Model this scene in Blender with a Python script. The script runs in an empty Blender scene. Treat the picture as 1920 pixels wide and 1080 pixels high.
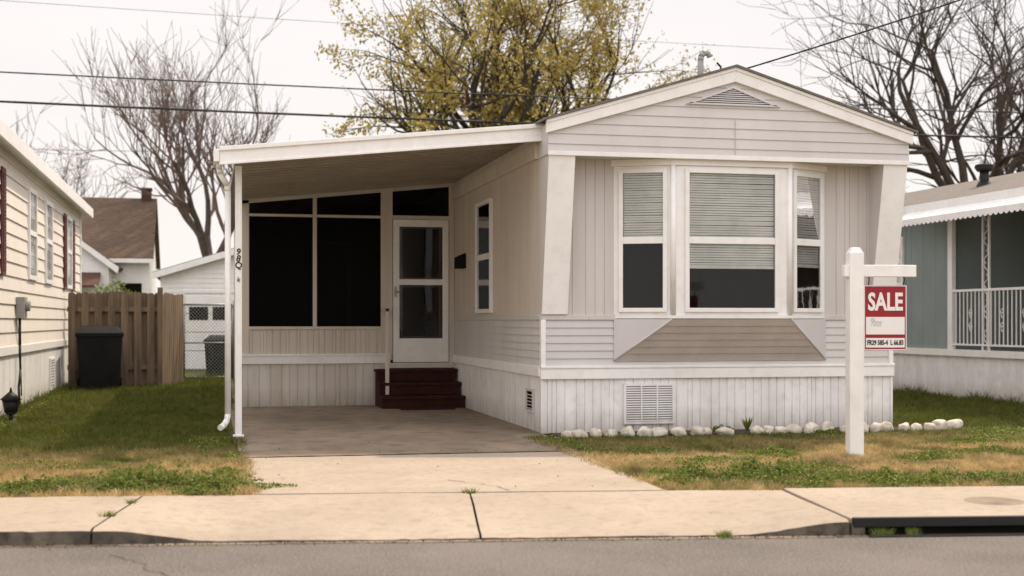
import bpy, math, random
import numpy as np
from mathutils import Vector, Matrix, noise as mnoise
R=random.Random(7)
scene=bpy.context.scene
COL=scene.collection
sin,cos,rad=math.sin,math.cos,math.radians

# ------------------------------------------------------------------ materials
def nodes_of(m):
    m.use_nodes=True
    nt=m.node_tree
    return nt,nt.nodes,nt.links
def mat(name,c1,c2=None,rough=.7,scale=3.0,stretch=(1,1,1),lo=.35,hi=.65,bump=0,bscale=60,metal=0,spec=.4,c3=None,scale3=40,f3=.35,detail=6,grime=0,blotch=0):
    m=bpy.data.materials.new(name); nt,n,l=nodes_of(m)
    b=n["Principled BSDF"]; b.inputs["Roughness"].default_value=rough; b.inputs["Metallic"].default_value=metal
    b.inputs["Specular IOR Level"].default_value=spec
    geo=n.new("ShaderNodeNewGeometry"); mp=n.new("ShaderNodeMapping"); mp.inputs["Scale"].default_value=stretch
    l.new(geo.outputs["Position"],mp.inputs["Vector"])
    if c2 is None: c2=tuple(x*.82 for x in c1)
    nz=n.new("ShaderNodeTexNoise"); nz.inputs["Scale"].default_value=scale; nz.inputs["Detail"].default_value=detail; nz.inputs["Roughness"].default_value=.62
    l.new(mp.outputs[0],nz.inputs["Vector"])
    rp=n.new("ShaderNodeMapRange"); rp.inputs[1].default_value=lo; rp.inputs[2].default_value=hi
    l.new(nz.outputs[0],rp.inputs[0])
    mx=n.new("ShaderNodeMix"); mx.data_type='RGBA'
    mx.inputs[6].default_value=(*c1,1); mx.inputs[7].default_value=(*c2,1)
    l.new(rp.outputs[0],mx.inputs[0]); out=mx.outputs[2]
    if c3 is not None:
        n3=n.new("ShaderNodeTexNoise"); n3.inputs["Scale"].default_value=scale3; n3.inputs["Detail"].default_value=3
        l.new(geo.outputs["Position"],n3.inputs["Vector"])
        r3=n.new("ShaderNodeMapRange"); r3.inputs[1].default_value=.5; r3.inputs[2].default_value=.72; r3.inputs[4].default_value=f3
        l.new(n3.outputs[0],r3.inputs[0])
        m3=n.new("ShaderNodeMix"); m3.data_type='RGBA'; m3.inputs[7].default_value=(*c3,1)
        l.new(r3.outputs[0],m3.inputs[0]); l.new(out,m3.inputs[6]); out=m3.outputs[2]
    if grime:  # splash-back dirt near the ground, broken up by streaky noise
        sp=n.new("ShaderNodeSeparateXYZ"); l.new(geo.outputs["Position"],sp.inputs[0])
        rg=n.new("ShaderNodeMapRange"); rg.inputs[1].default_value=0; rg.inputs[2].default_value=grime; rg.inputs[3].default_value=1; rg.inputs[4].default_value=0; l.new(sp.outputs[2],rg.inputs[0])
        n4=n.new("ShaderNodeTexNoise"); n4.inputs["Scale"].default_value=7; n4.inputs["Detail"].default_value=5; m4=n.new("ShaderNodeMapping"); m4.inputs["Scale"].default_value=(1.6,1.6,.3); l.new(geo.outputs["Position"],m4.inputs[0]); l.new(m4.outputs[0],n4.inputs["Vector"])
        mu=n.new("ShaderNodeMath"); mu.operation='MULTIPLY'; l.new(rg.outputs[0],mu.inputs[0]); l.new(n4.outputs[0],mu.inputs[1])
        m5=n.new("ShaderNodeMix"); m5.data_type='RGBA'; m5.inputs[7].default_value=(.22,.17,.11,1); l.new(mu.outputs[0],m5.inputs[0]); l.new(out,m5.inputs[6]); out=m5.outputs[2]
    if blotch:  # fine speckle and small dark stains
        n6=n.new("ShaderNodeTexNoise"); n6.inputs["Scale"].default_value=110; n6.inputs["Detail"].default_value=2; l.new(geo.outputs["Position"],n6.inputs["Vector"])
        r6=n.new("ShaderNodeMapRange"); r6.inputs[1].default_value=.3; r6.inputs[2].default_value=.7; r6.inputs[3].default_value=1-blotch; r6.inputs[4].default_value=1+blotch; l.new(n6.outputs[0],r6.inputs[0])
        h6=n.new("ShaderNodeHueSaturation"); l.new(out,h6.inputs["Color"]); l.new(r6.outputs[0],h6.inputs["Value"])
        v6=n.new("ShaderNodeTexVoronoi"); v6.inputs["Scale"].default_value=5.5; v6.inputs["Randomness"].default_value=1; l.new(geo.outputs["Position"],v6.inputs["Vector"])
        r7=n.new("ShaderNodeMapRange"); r7.inputs[1].default_value=.03; r7.inputs[2].default_value=.10; r7.inputs[3].default_value=.45; r7.inputs[4].default_value=0; l.new(v6.outputs[0],r7.inputs[0])
        m7=n.new("ShaderNodeMix"); m7.data_type='RGBA'; m7.inputs[7].default_value=(.12,.10,.08,1); l.new(r7.outputs[0],m7.inputs[0]); l.new(h6.outputs[0],m7.inputs[6]); out=m7.outputs[2]
    l.new(out,b.inputs["Base Color"])
    if bump:
        nb=n.new("ShaderNodeTexNoise"); nb.inputs["Scale"].default_value=bscale; nb.inputs["Detail"].default_value=4
        l.new(geo.outputs["Position"],nb.inputs["Vector"])
        bp=n.new("ShaderNodeBump"); bp.inputs["Strength"].default_value=.6; bp.inputs["Distance"].default_value=bump
        l.new(nb.outputs[0],bp.inputs["Height"]); l.new(bp.outputs[0],b.inputs["Normal"])
    return m
def glassmat(name,refl=.16,tint=(.8,.85,.85),rough=.03,mult=1.0):
    m=bpy.data.materials.new(name); nt,n,l=nodes_of(m); n.remove(n["Principled BSDF"])
    g=n.new("ShaderNodeBsdfGlossy"); g.inputs["Roughness"].default_value=rough; g.inputs["Color"].default_value=(.95,.97,1,1)
    t=n.new("ShaderNodeBsdfTransparent"); t.inputs["Color"].default_value=(*tint,1)
    geo=n.new("ShaderNodeNewGeometry"); nz=n.new("ShaderNodeTexNoise"); nz.inputs["Scale"].default_value=2.2; nz.inputs["Detail"].default_value=3
    bp=n.new("ShaderNodeBump"); bp.inputs["Distance"].default_value=.004; bp.inputs["Strength"].default_value=.5
    l.new(geo.outputs["Position"],nz.inputs["Vector"]); l.new(nz.outputs[0],bp.inputs["Height"]); l.new(bp.outputs[0],g.inputs["Normal"])
    fr=n.new("ShaderNodeFresnel"); fr.inputs[0].default_value=1.5
    ad=n.new("ShaderNodeMath"); ad.operation='MULTIPLY_ADD'; ad.inputs[1].default_value=mult; ad.inputs[2].default_value=refl
    l.new(fr.outputs[0],ad.inputs[0])
    mx=n.new("ShaderNodeMixShader"); l.new(ad.outputs[0],mx.inputs[0]); l.new(t.outputs[0],mx.inputs[1]); l.new(g.outputs[0],mx.inputs[2])
    l.new(mx.outputs[0],n["Material Output"].inputs[0]); return m
def leafmat(name,ca,cb,trans=.35):
    m=bpy.data.materials.new(name); nt,n,l=nodes_of(m); b=n["Principled BSDF"]; b.inputs["Roughness"].default_value=.6
    geo=n.new("ShaderNodeNewGeometry"); mx=n.new("ShaderNodeMix"); mx.data_type='RGBA'
    mx.inputs[6].default_value=(*ca,1); mx.inputs[7].default_value=(*cb,1)
    l.new(geo.outputs["Random Per Island"],mx.inputs[0]); l.new(mx.outputs[2],b.inputs["Base Color"])
    tr=n.new("ShaderNodeBsdfTranslucent"); l.new(mx.outputs[2],tr.inputs[0])
    ms=n.new("ShaderNodeMixShader"); ms.inputs[0].default_value=trans
    l.new(b.outputs[0],ms.inputs[1]); l.new(tr.outputs[0],ms.inputs[2]); l.new(ms.outputs[0],n["Material Output"].inputs[0]); return m

M={}
M['siding']=mat('pale_grey_siding',(.63,.605,.595),(.55,.525,.515),scale=1.2,stretch=(1,1,.35),rough=.5)
M['panel']=mat('warm_grey_panel',(.60,.567,.545),(.525,.488,.465),scale=1.6,stretch=(2.5,2.5,.25),rough=.55)
M['sidebeige']=mat('beige_panel',(.64,.57,.50),(.56,.495,.425),scale=1.6,stretch=(2.5,2.5,.25),rough=.55)
M['flare']=mat('shade_tinted_siding',(.55,.485,.45),(.48,.42,.385),scale=3,rough=.55)  # siding browned to paint in the bay undercut's shade; seam shares it
M['white']=mat('white_paint',(.87,.855,.84),(.80,.78,.76),scale=2.2,stretch=(1,1,.5),rough=.45,c3=(.6,.55,.5),scale3=9,f3=.22)
M['skirt']=mat('white_skirting',(.85,.84,.84),(.73,.71,.695),scale=2.0,stretch=(2,2,.4),rough=.5,c3=(.55,.49,.42),scale3=7,f3=.35,grime=.3)
M['skirt2']=mat('cream_skirting',(.68,.64,.59),(.58,.53,.48),scale=2.0,stretch=(2,2,.4),rough=.6,grime=.3)
M['cream']=mat('cream_siding',(.80,.74,.665),(.72,.66,.585),scale=1.3,stretch=(1,1,.4),rough=.6)
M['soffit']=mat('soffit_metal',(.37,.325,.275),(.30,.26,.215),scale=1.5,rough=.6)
M['dark']=mat('painted_room_shade',(.007,.006,.0055),(.011,.009,.008),rough=.95,spec=.05)
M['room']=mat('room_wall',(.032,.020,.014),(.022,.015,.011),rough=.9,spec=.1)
M['roomtrim']=mat('room_trim',(.10,.08,.065),rough=.6)
M['shingle']=mat('roof_shingles',(.13,.11,.10),(.20,.17,.15),scale=9,stretch=(1,1,4),rough=.9,bump=.01,bscale=20)
M['brownroof']=mat('brown_shingles',(.10,.07,.052),(.16,.115,.085),scale=6,stretch=(1,2,5),rough=.95,bump=.02,bscale=12,spec=.1)
M['step']=mat('dark_red_wood',(.050,.014,.011),(.030,.009,.008),scale=6,rough=.75,spec=.15)
M['black']=mat('black_plastic',(.007,.007,.008),(.012,.012,.012),rough=.7,spec=.15)
M['iron']=mat('black_iron',(.012,.012,.012),rough=.6,metal=.1)
M['wood']=mat('weathered_wood',(.25,.175,.115),(.11,.08,.055),scale=3,stretch=(4,4,.3),rough=.85,bump=.004,bscale=40)
M['steel']=mat('galvanised_steel',(.30,.30,.30),rough=.4,metal=.7)
M['meter']=mat('grey_enamel',(.32,.31,.30),rough=.5)
M['maroon']=mat('maroon_paint',(.13,.03,.03),(.09,.02,.02),rough=.6)
M['blue']=mat('blue_green_siding',(.25,.295,.295),(.21,.25,.25),scale=1.4,rough=.6)
M['brick']=mat('brick',(.12,.05,.035),(.07,.04,.03),scale=12,rough=.9)
M['concrete']=mat('warm_beige_concrete',(.43,.35,.275),(.355,.287,.225),scale=.9,rough=.9,bump=.003,bscale=120,c3=(.24,.19,.145),scale3=11,f3=.38,spec=.2,blotch=.13)  # warm beige of the concrete itself, mottled and speckled
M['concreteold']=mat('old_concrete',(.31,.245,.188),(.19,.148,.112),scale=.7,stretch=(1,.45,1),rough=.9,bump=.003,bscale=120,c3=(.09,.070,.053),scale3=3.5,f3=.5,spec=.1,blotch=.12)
M['kerb']=mat('stained_kerb',(.17,.14,.11),(.07,.06,.048),scale=5,rough=.95,bump=.008,bscale=40,c3=(.035,.03,.025),scale3=12,f3=.7,spec=.1)
M['asphalt']=mat('asphalt',(.165,.143,.128),(.115,.10,.09),scale=.8,rough=.95,bump=.010,bscale=90,c3=(.34,.30,.27),scale3=70,f3=.8,spec=.15,blotch=.25)
M['mulch']=mat('mulch',(.09,.055,.035),(.045,.028,.02),scale=25,rough=1,bump=.02,bscale=60)
M['stone']=mat('pale_stone',(.72,.65,.56),(.40,.34,.275),scale=7,lo=.40,hi=.70,rough=.9,bump=.008,bscale=30,c3=(.25,.2,.15),scale3=16,f3=.45)
M['bark']=mat('bark',(.075,.055,.045),(.045,.034,.028),scale=6,stretch=(2,2,.4),rough=.95)
M['barkg']=mat('grey_bark',(.13,.10,.085),(.08,.062,.055),scale=6,stretch=(2,2,.4),rough=.95)
M['twig']=mat('twigs',(.20,.14,.115),(.14,.10,.08),rough=.95)
M['leafy']=leafmat('spring_leaves',(.56,.41,.085),(.26,.225,.05),.5)
M['hedge']=leafmat('hedge_leaves',(.05,.075,.02),(.10,.12,.03),.3)
M['weed']=leafmat('weed_leaves',(.085,.12,.016),(.24,.28,.045),.35)
M['flower']=mat('yellow_petals',(.7,.55,.08),rough=.6)
M['red']=mat('sign_red',(.30,.010,.020),(.26,.008,.016),rough=.4)
M['signwhite']=mat('sign_white',(.82,.80,.78),(.78,.76,.74),rough=.5)
M['ink']=mat('dark_ink',(.03,.02,.02),rough=.6)
M['faint']=mat('faint_ink',(.52,.52,.55),rough=.6)
M['blind']=mat('blind_slats',(.76,.75,.71),(.60,.60,.565),scale=1.6,lo=.4,hi=.6,rough=.5)
M['glass']=glassmat('window_glass',.0,(.92,.93,.91),mult=.6)
M['glassd']=glassmat('dark_glass',.0,(.5,.5,.5),mult=.6)
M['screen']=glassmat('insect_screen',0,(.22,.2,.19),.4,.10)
M['wire']=mat('cable_rubber',(.02,.02,.022),rough=.6)

# grass material: world-position noise between straw and green
def grassmat(name,k=1.0):
    m=bpy.data.materials.new(name); nt,n,l=nodes_of(m); b=n["Principled BSDF"]; b.inputs["Roughness"].default_value=.85; b.inputs["Specular IOR Level"].default_value=.1
    geo=n.new("ShaderNodeNewGeometry")
    def nz(s,d=5):
        q=n.new("ShaderNodeTexNoise"); q.inputs["Scale"].default_value=s; q.inputs["Detail"].default_value=d; l.new(geo.outputs["Position"],q.inputs["Vector"]); return q
    a=nz(.9,8); a.inputs["Roughness"].default_value=.65; r=n.new("ShaderNodeMapRange"); r.inputs[1].default_value=.34; r.inputs[2].default_value=.55; l.new(a.outputs[0],r.inputs[0])
    sep=n.new("ShaderNodeSeparateXYZ"); l.new(geo.outputs["Position"],sep.inputs[0])
    # dry straw strip by the pavement; yard shade painted in as darker green
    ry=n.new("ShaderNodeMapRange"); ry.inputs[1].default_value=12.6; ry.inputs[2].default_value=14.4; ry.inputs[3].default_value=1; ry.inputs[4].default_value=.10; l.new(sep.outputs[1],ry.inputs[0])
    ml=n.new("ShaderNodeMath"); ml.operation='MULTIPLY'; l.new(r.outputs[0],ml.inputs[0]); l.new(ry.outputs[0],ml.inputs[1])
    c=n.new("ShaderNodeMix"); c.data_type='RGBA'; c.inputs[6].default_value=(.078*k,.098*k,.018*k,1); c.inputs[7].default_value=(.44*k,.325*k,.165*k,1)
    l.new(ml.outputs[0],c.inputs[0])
    d=nz(9,4); rd=n.new("ShaderNodeMapRange"); rd.inputs[1].default_value=.3; rd.inputs[2].default_value=.7; rd.inputs[3].default_value=.5; rd.inputs[4].default_value=1.3; l.new(d.outputs[0],rd.inputs[0])
    hs=n.new("ShaderNodeHueSaturation"); l.new(c.outputs[2],hs.inputs["Color"]); l.new(rd.outputs[0],hs.inputs["Value"])
    l.new(hs.outputs[0],b.inputs["Base Color"])
    if k>1:
        tr=n.new("ShaderNodeBsdfTranslucent"); l.new(hs.outputs[0],tr.inputs[0]); ms=n.new("ShaderNodeMixShader"); ms.inputs[0].default_value=.35
        l.new(b.outputs[0],ms.inputs[1]); l.new(tr.outputs[0],ms.inputs[2]); l.new(ms.outputs[0],n["Material Output"].inputs[0])
    return m
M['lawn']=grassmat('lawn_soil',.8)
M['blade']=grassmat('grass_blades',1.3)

# ------------------------------------------------------------------ mesh builder
WO={}
class MB:
    def __init__(s,T=None): s.v=[];s.f=[];s.m=[];s.sm=[];s.T=T
    def add(s,pts,faces,mi=0,smooth=False):
        b=len(s.v)
        for p in pts: s.v.append(tuple(s.T(*p)) if s.T else tuple(p))
        for f in faces: s.f.append([b+i for i in f]); s.m.append(mi); s.sm.append(smooth)
    def box(s,x0,x1,y0,y1,z0,z1,mi=0):
        s.add([(x0,y0,z0),(x1,y0,z0),(x1,y1,z0),(x0,y1,z0),(x0,y0,z1),(x1,y0,z1),(x1,y1,z1),(x0,y1,z1)],
              [(0,3,2,1),(4,5,6,7),(0,1,5,4),(1,2,6,5),(2,3,7,6),(3,0,4,7)],mi)
    def poly(s,pts,mi=0): s.add(pts,[tuple(range(len(pts)))],mi)
    def prism(s,pts,off,mi=0):
        n=len(pts); q=[tuple(p[i]+off[i] for i in range(3)) for p in pts]
        s.add(list(pts)+q,[tuple(range(n))[::-1],tuple(range(n,2*n))]+[(i,(i+1)%n,n+(i+1)%n,n+i) for i in range(n)],mi)
    def cyl(s,p0,p1,r0,r1=None,n=8,mi=0,caps=True,smooth=True):
        if r1 is None: r1=r0
        p0=Vector(p0);p1=Vector(p1); d=p1-p0
        if d.length<1e-6: return
        d.normalize(); a=d.orthogonal().normalized(); c=d.cross(a)
        pts=[tuple(p0+(a*cos(2*math.pi*i/n)+c*sin(2*math.pi*i/n))*r0) for i in range(n)]+[tuple(p1+(a*cos(2*math.pi*i/n)+c*sin(2*math.pi*i/n))*r1) for i in range(n)]
        s.add(pts,[(i,(i+1)%n,n+(i+1)%n,n+i) for i in range(n)],mi,smooth)
        if caps: 
            b=len(s.v)-2*n
            s.f.append([b+i for i in range(n)][::-1]); s.m.append(mi); s.sm.append(False)
            s.f.append([b+n+i for i in range(n)]); s.m.append(mi); s.sm.append(False)
    def tube(s,pts,r,n=6,mi=0):
        for a,b in zip(pts[:-1],pts[1:]): s.cyl(a,b,r,r,n,mi)
    def obj(s,name,mats,parent=None,origin=None,bevel=0,recalc=True,**kw):
        me=bpy.data.meshes.new(name)
        if not isinstance(mats,(list,tuple)): mats=[mats]
        if origin is None:
            if parent is not None: 
                a=np.array(s.v); origin=tuple((a.min(0)+a.max(0))/2)
            else:
                a=np.array(s.v); c=(a.min(0)+a.max(0))/2; origin=(c[0],c[1],a.min(0)[2])
        me.from_pydata([(p[0]-origin[0],p[1]-origin[1],p[2]-origin[2]) for p in s.v],[],s.f)
        for mt in mats: me.materials.append(M[mt] if isinstance(mt,str) else mt)
        me.polygons.foreach_set('material_index',s.m); me.polygons.foreach_set('use_smooth',s.sm)
        if recalc and len(s.f)<30000:
            import bmesh
            bm=bmesh.new(); bm.from_mesh(me); bmesh.ops.recalc_face_normals(bm,faces=bm.faces); bm.to_mesh(me); bm.free()
        me.update()
        o=bpy.data.objects.new(name,me); COL.objects.link(o); place(o,origin,parent)
        if bevel:
            b=o.modifiers.new('bevel','BEVEL'); b.width=bevel; b.segments=2; b.limit_method='ANGLE'
        for k,v in kw.items(): o[k]=v
        return o
def place(o,origin,parent):
    WO[o.name]=Vector(origin)
    if parent is not None:
        o.parent=parent; o.location=Vector(origin)-WO[parent.name]
    else: o.location=Vector(origin)
def thing(name,label,category,loc,group=None):
    e=bpy.data.objects.new(name,None); COL.objects.link(e); e.empty_display_size=.2; place(e,loc,None)
    e['label']=label; e['category']=category
    if group: e['group']=group
    return e
def F(o,u,out):  # wall frame: a along wall, b outward, z up
    return lambda a,b,z:(o[0]+u[0]*a+out[0]*b,o[1]+u[1]*a+out[1]*b,z)
def lap(T,a0,a1,z0,z1,step=.12,depth=.014):
    g=MB(T); f0=a0 if callable(a0) else (lambda z:a0); f1=a1 if callable(a1) else (lambda z:a1)
    z=z0
    while z<z1-1e-4:
        t=min(z+step,z1)
        g.add([(f0(z),depth,z),(f1(z),depth,z),(f1(t),0.001,t),(f0(t),0.001,t),(f0(z),0,z),(f1(z),0,z)],[(0,1,2,3),(4,5,1,0)])
        z=t
    return g
def rib(T,a0,a1,z0,z1,step=.1,groove=.012,deep=.01,seed=1):
    g=MB(T); rr=random.Random(seed); prof=[(a0,0)]; a=a0+step*.6
    while a<a1-groove*2:
        prof+=[(a,0),(a+groove*.25,-deep),(a+groove*.75,-deep),(a+groove,0)]; a+=step*rr.choice([1,1,.55,1.4])
    prof.append((a1,0)); n=len(prof)
    g.add([(p[0],p[1],z0) for p in prof]+[(p[0],p[1],z1) for p in prof],[(i,i+1,n+i+1,n+i) for i in range(n-1)])
    return g
def frame_ring(g,a0,a1,z0,z1,w,b0,b1,wt=None):
    wt=wt or w
    g.box(a0,a0+w,b0,b1,z0,z1); g.box(a1-w,a1,b0,b1,z0,z1)
    g.box(a0+w,a1-w,b0,b1,z0,z0+wt); g.box(a0+w,a1-w,b0,b1,z1-wt,z1)
def window(T,parent,a0,a1,z0,z1,w=.06,mid=None,depth=.05,glass='glass',back=True,blinds=None,fmat='white',backb=.004,seed=1):
    gz=MB(T); gb=depth*.55
    gz.add([(a0+w*.8,gb,z0+w*.8),(a1-w*.8,gb,z0+w*.8),(a1-w*.8,gb,z1-w*.8),(a0+w*.8,gb,z1-w*.8)],[(0,1,2,3)])
    o=gz.obj('window',glass,parent)
    fr=MB(T); frame_ring(fr,a0,a1,z0,z1,w,0.001,depth)
    if mid: fr.box(a0+w,a1-w,.006,depth-.006,mid-.04,mid+.04)
    fr.obj('window_frame',fmat,o,bevel=.004)
    if back:
        bk=MB(T); bk.add([(a0+w*.5,backb,z0+w*.5),(a1-w*.5,backb,z0+w*.5),(a1-w*.5,backb,z1-w*.5),(a0+w*.5,backb,z1-w*.5)],[(0,1,2,3)]); bk.obj('window_dark_backing','dark',o)  # flat dark sheet on the closed wall, painted as the unlit room
    if blinds:
        bl=MB(T); z=z1-w; rr=random.Random(seed)
        while z>blinds:
            b=gb-.03 if not back else gb-.012; dz=rr.uniform(-.002,.002); tl=rr.uniform(-.003,.003)
            bl.add([(a0+w,b-.005,z+dz),(a1-w,b-.005,z+dz+tl),(a1-w,b+.005,z-.025+tl),(a0+w,b+.005,z-.025)],[(0,1,2,3)]); z-=.029
        bl.box(a0+w,a1-w,b-.008,b+.006,z-.012,z+.004)
        bl.obj('blinds','blind',o)
    return o

# ------------------------------------------------------------------ camera
YAW=rad(12.84)
cam=bpy.data.objects.new('camera',bpy.data.cameras.new('camera')); COL.objects.link(cam); scene.camera=cam
cam.location=(0,0,1.3); cam.rotation_euler=(rad(90),0,-YAW)
cam.data.sensor_width=36; cam.data.lens=2500/1920*36; cam.data.shift_y=63/1920; cam.data.clip_end=4000; cam.data.clip_start=.1
cam.data.dof.use_dof=True; cam.data.dof.focus_distance=15.0; cam.data.dof.aperture_fstop=1.6

# ------------------------------------------------------------------ light
to_sun=Vector((.58,.52,1.0)).normalized()
sd=bpy.data.lights.new('sun','SUN'); sd.energy=3.7; sd.angle=rad(1.5); sd.color=(1,.85,.66)
so=bpy.data.objects.new('sun',sd); COL.objects.link(so); so.location=(20,40,60); so.rotation_euler=to_sun.to_track_quat('Z','Y').to_euler()
w=bpy.data.worlds.new('World'); scene.world=w; w.use_nodes=True; nt=w.node_tree; n=nt.nodes; l=nt.links
bg=n['Background']; bg.inputs[1].default_value=.1
sky=n.new('ShaderNodeTexSky'); sky.sky_type='NISHITA'; sky.sun_disc=False; sky.sun_elevation=math.asin(to_sun.z); sky.sun_rotation=math.atan2(to_sun.x,to_sun.y)
sky.dust_density=3
tc=n.new('ShaderNodeTexCoord'); mp=n.new('ShaderNodeMapping'); mp.inputs['Scale'].default_value=(1,1,3.2)
l.new(tc.outputs['Generated'],mp.inputs[0]); cz=n.new('ShaderNodeTexNoise'); cz.inputs['Scale'].default_value=2.4; cz.inputs['Detail'].default_value=5; cz.inputs['Roughness'].default_value=.5
l.new(mp.outputs[0],cz.inputs['Vector'])
cr=n.new('ShaderNodeMapRange'); cr.inputs[1].default_value=.3; cr.inputs[2].default_value=.65; cr.inputs[3].default_value=.85; cr.inputs[4].default_value=.99
l.new(cz.outputs[0],cr.inputs[0])
# thin bright cloud veil: warm near the horizon, extra brightness added overhead and behind the camera to fill the house fronts
sp=n.new('ShaderNodeSeparateXYZ'); l.new(tc.outputs['Generated'],sp.inputs[0])
vz=n.new('ShaderNodeMapRange'); vz.interpolation_type='SMOOTHSTEP'; vz.inputs[1].default_value=.28; vz.inputs[2].default_value=.8; vz.inputs[3].default_value=1; vz.inputs[4].default_value=1.5; l.new(sp.outputs[2],vz.inputs[0])
vy=n.new('ShaderNodeMapRange'); vy.interpolation_type='SMOOTHSTEP'; vy.inputs[1].default_value=.1; vy.inputs[2].default_value=-.8; vy.inputs[3].default_value=1; vy.inputs[4].default_value=1.45; l.new(sp.outputs[1],vy.inputs[0])
vm=n.new('ShaderNodeMath'); vm.operation='MULTIPLY'; l.new(vz.outputs[0],vm.inputs[0]); l.new(vy.outputs[0],vm.inputs[1])
hc=n.new('ShaderNodeMix'); hc.data_type='RGBA'; hc.inputs[6].default_value=(11.0,10.2,9.7,1); hc.inputs[7].default_value=(9.9,9.5,9.5,1)
hz=n.new('ShaderNodeMapRange'); hz.inputs[1].default_value=.0; hz.inputs[2].default_value=.28; l.new(sp.outputs[2],hz.inputs[0]); l.new(hz.outputs[0],hc.inputs[0])
vs=n.new('ShaderNodeVectorMath'); vs.operation='SCALE'; l.new(hc.outputs[2],vs.inputs[0]); l.new(vm.outputs[0],vs.inputs['Scale'])
mx=n.new('ShaderNodeMix'); mx.data_type='RGBA'
l.new(cr.outputs[0],mx.inputs[0]); l.new(sky.outputs[0],mx.inputs[6]); l.new(vs.outputs[0],mx.inputs[7]); l.new(mx.outputs[2],bg.inputs[0])
scene.view_settings.view_transform='Standard'; scene.view_settings.look='None'; scene.view_settings.exposure=0

# ------------------------------------------------------------------ street frame
A8=rad(8.5); E=(cos(A8),-sin(A8)); N=(sin(A8),cos(A8)); O=(0,8.62)
S=lambda s,t,z:(O[0]+E[0]*s+N[0]*t,O[1]+E[1]*s+N[1]*t,z)
def Yb(x,t=1.645): return O[1]-math.tan(A8)*x+t
g=MB(S)
g.add([(-1500,1.5,-.012),(1500,1.5,-.012),(1500,2500,-.012),(-1500,2500,-.012)],[(0,1,2,3)])
g.add([(-1500,1.5,-.012),(1500,1.5,-.012),(1500,1.45,-.125),(-1500,1.45,-.125)],[(0,1,2,3)])
g.add([(-1500,1.45,-.125),(1500,1.45,-.125),(1500,-1500,-.125),(-1500,-1500,-.125)],[(0,1,2,3)])
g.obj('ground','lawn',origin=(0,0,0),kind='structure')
g=MB(S); g.add([(-300,-8,-.1),(300,-8,-.1),(300,.3,-.1),(-300,.3,-.1)],[(0,1,2,3)]); g.obj('road','asphalt',origin=(0,0,0),kind='structure')
g=MB(S)
for i in range(-40,60): g.box(i*.5,i*.5+.5,-.05-.03*R.random(),-.002,-.12,-.0945)
g.obj('gutter','concreteold',kind='structure')
def sm(x): x=max(0,min(1,x)); return x*x*(3-2*x)
def zf(s):
    if s<0.1: return -.074*sm((s+.62)/.7)
    return -.074*(1-sm((s-3.35)/.78))
def slab(s0,s1,top):
    g=MB(S); ns=max(2,int((s1-s0)/.06)); ntt=10; P=[]
    for i in range(ns+1):
        s=s0+(s1-s0)*i/ns
        for j in range(ntt+1):
            t=1.6*j/ntt; z=zf(s)*(1-sm(t/1.35))+.006*mnoise.noise((s*1.3,t*1.3,0))
            tt=t+ (.02*mnoise.noise((s*7,3,0))+.012*mnoise.noise((s*23,7,0)) if j==0 else 0)
            if j==0: z-=.012-.006*mnoise.noise((s*15,1,0))
            if j==1: tt=.04
            P.append((s,tt,z))
    k=ntt+1
    g.add(P,[(i*k+j,(i+1)*k+j,(i+1)*k+j+1,i*k+j+1) for i in range(ns) for j in range(ntt)],0,True)
    for i in range(ns):
        a=P[i*k];b=P[(i+1)*k]; g.add([a,b,(b[0],b[1]-.004,-.13),(a[0],a[1]-.004,-.13)],[(0,1,2,3)],1)
        a=P[i*k+ntt];b=P[(i+1)*k+ntt]; g.add([a,b,(b[0],b[1],-.13),(a[0],a[1],-.13)],[(0,1,2,3)],1)
    for i in (0,ns):
        for j in range(ntt):
            a=P[i*k+j];b=P[i*k+j+1]; g.add([a,b,(b[0],b[1],-.13),(a[0],a[1],-.13)],[(0,1,2,3)],1)
    g.obj('pavement',['concrete','kerb'],kind='structure',recalc=False)
J=[-11.5,-9,-6.5,-4,-.72,1.72,4.14,6.55,9,11.5,14,16.5]
for a,b in zip(J[:-1],J[1:]):
    if a==4.14: continue
    slab(a+.008,b-.008,0)
g=MB(S); g.box(-11.5,16.5,.06,1.66,-.135,-.1); g.obj('pavement_bedding','kerb',kind='structure')
g=MB(S); g.box(.3,3.6,1.602,1.67,-.05,-.007); g.obj('expansion_joint','kerb',kind='structure')
g=MB(S); g.box(4.147,6.543,.03,1.6,-.028,.012); g.box(4.147,4.24,.0,.3,-.12,-.028,1); g.box(6.3,6.543,0,.3,-.12,-.028,1); g.obj('pavement',['concrete','kerb'],kind='structure',bevel=.006)
dr=thing('storm_drain','black steel kerb inlet of a storm drain beside the pavement','storm drain',S(5.2,0,-.1))
g=MB(S); g.box(4.16,6.53,-.01,.028,-.045,.018); g.obj('drain_lintel','iron',dr,bevel=.004)
g=MB(S); g.box(4.24,6.3,.03,.28,-.118,-.03); g.obj('drain_opening','dark',dr)
g=MB(S); g.box(4.24,6.3,-.09,-.003,-.112,-.090); g.obj('drain_apron','iron',dr)
c=S(5.45,.75,.014); g=MB(); g.cyl((c[0],c[1],.0125),(c[0],c[1],.017),.21,.20,32,smooth=False)
g.cyl((c[0],c[1],.017),(c[0],c[1],.020),.15,.145,32,smooth=False)
mh=g.obj('utility_cover','concreteold'); mh['label']='round utility cover set into the concrete pavement'; mh['category']='utility cover'
def plate(pts,z0,z1,name,m,**k):
    g=MB(); g.prism([(p[0],p[1],z0) for p in pts],(0,0,z1-z0)); return g.obj(name,m,kind='structure',**k)
plate([(.32,Yb(.32)),(3.42,Yb(3.42)),(3.58,12.86),(.32,12.92)],-.1,.003,'driveway','concrete')
plate([(.30,12.94),(3.60,12.88),(3.77,15.0),(3.77,27),(.30,27)],-.1,.008,'driveway','concreteold')
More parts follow.
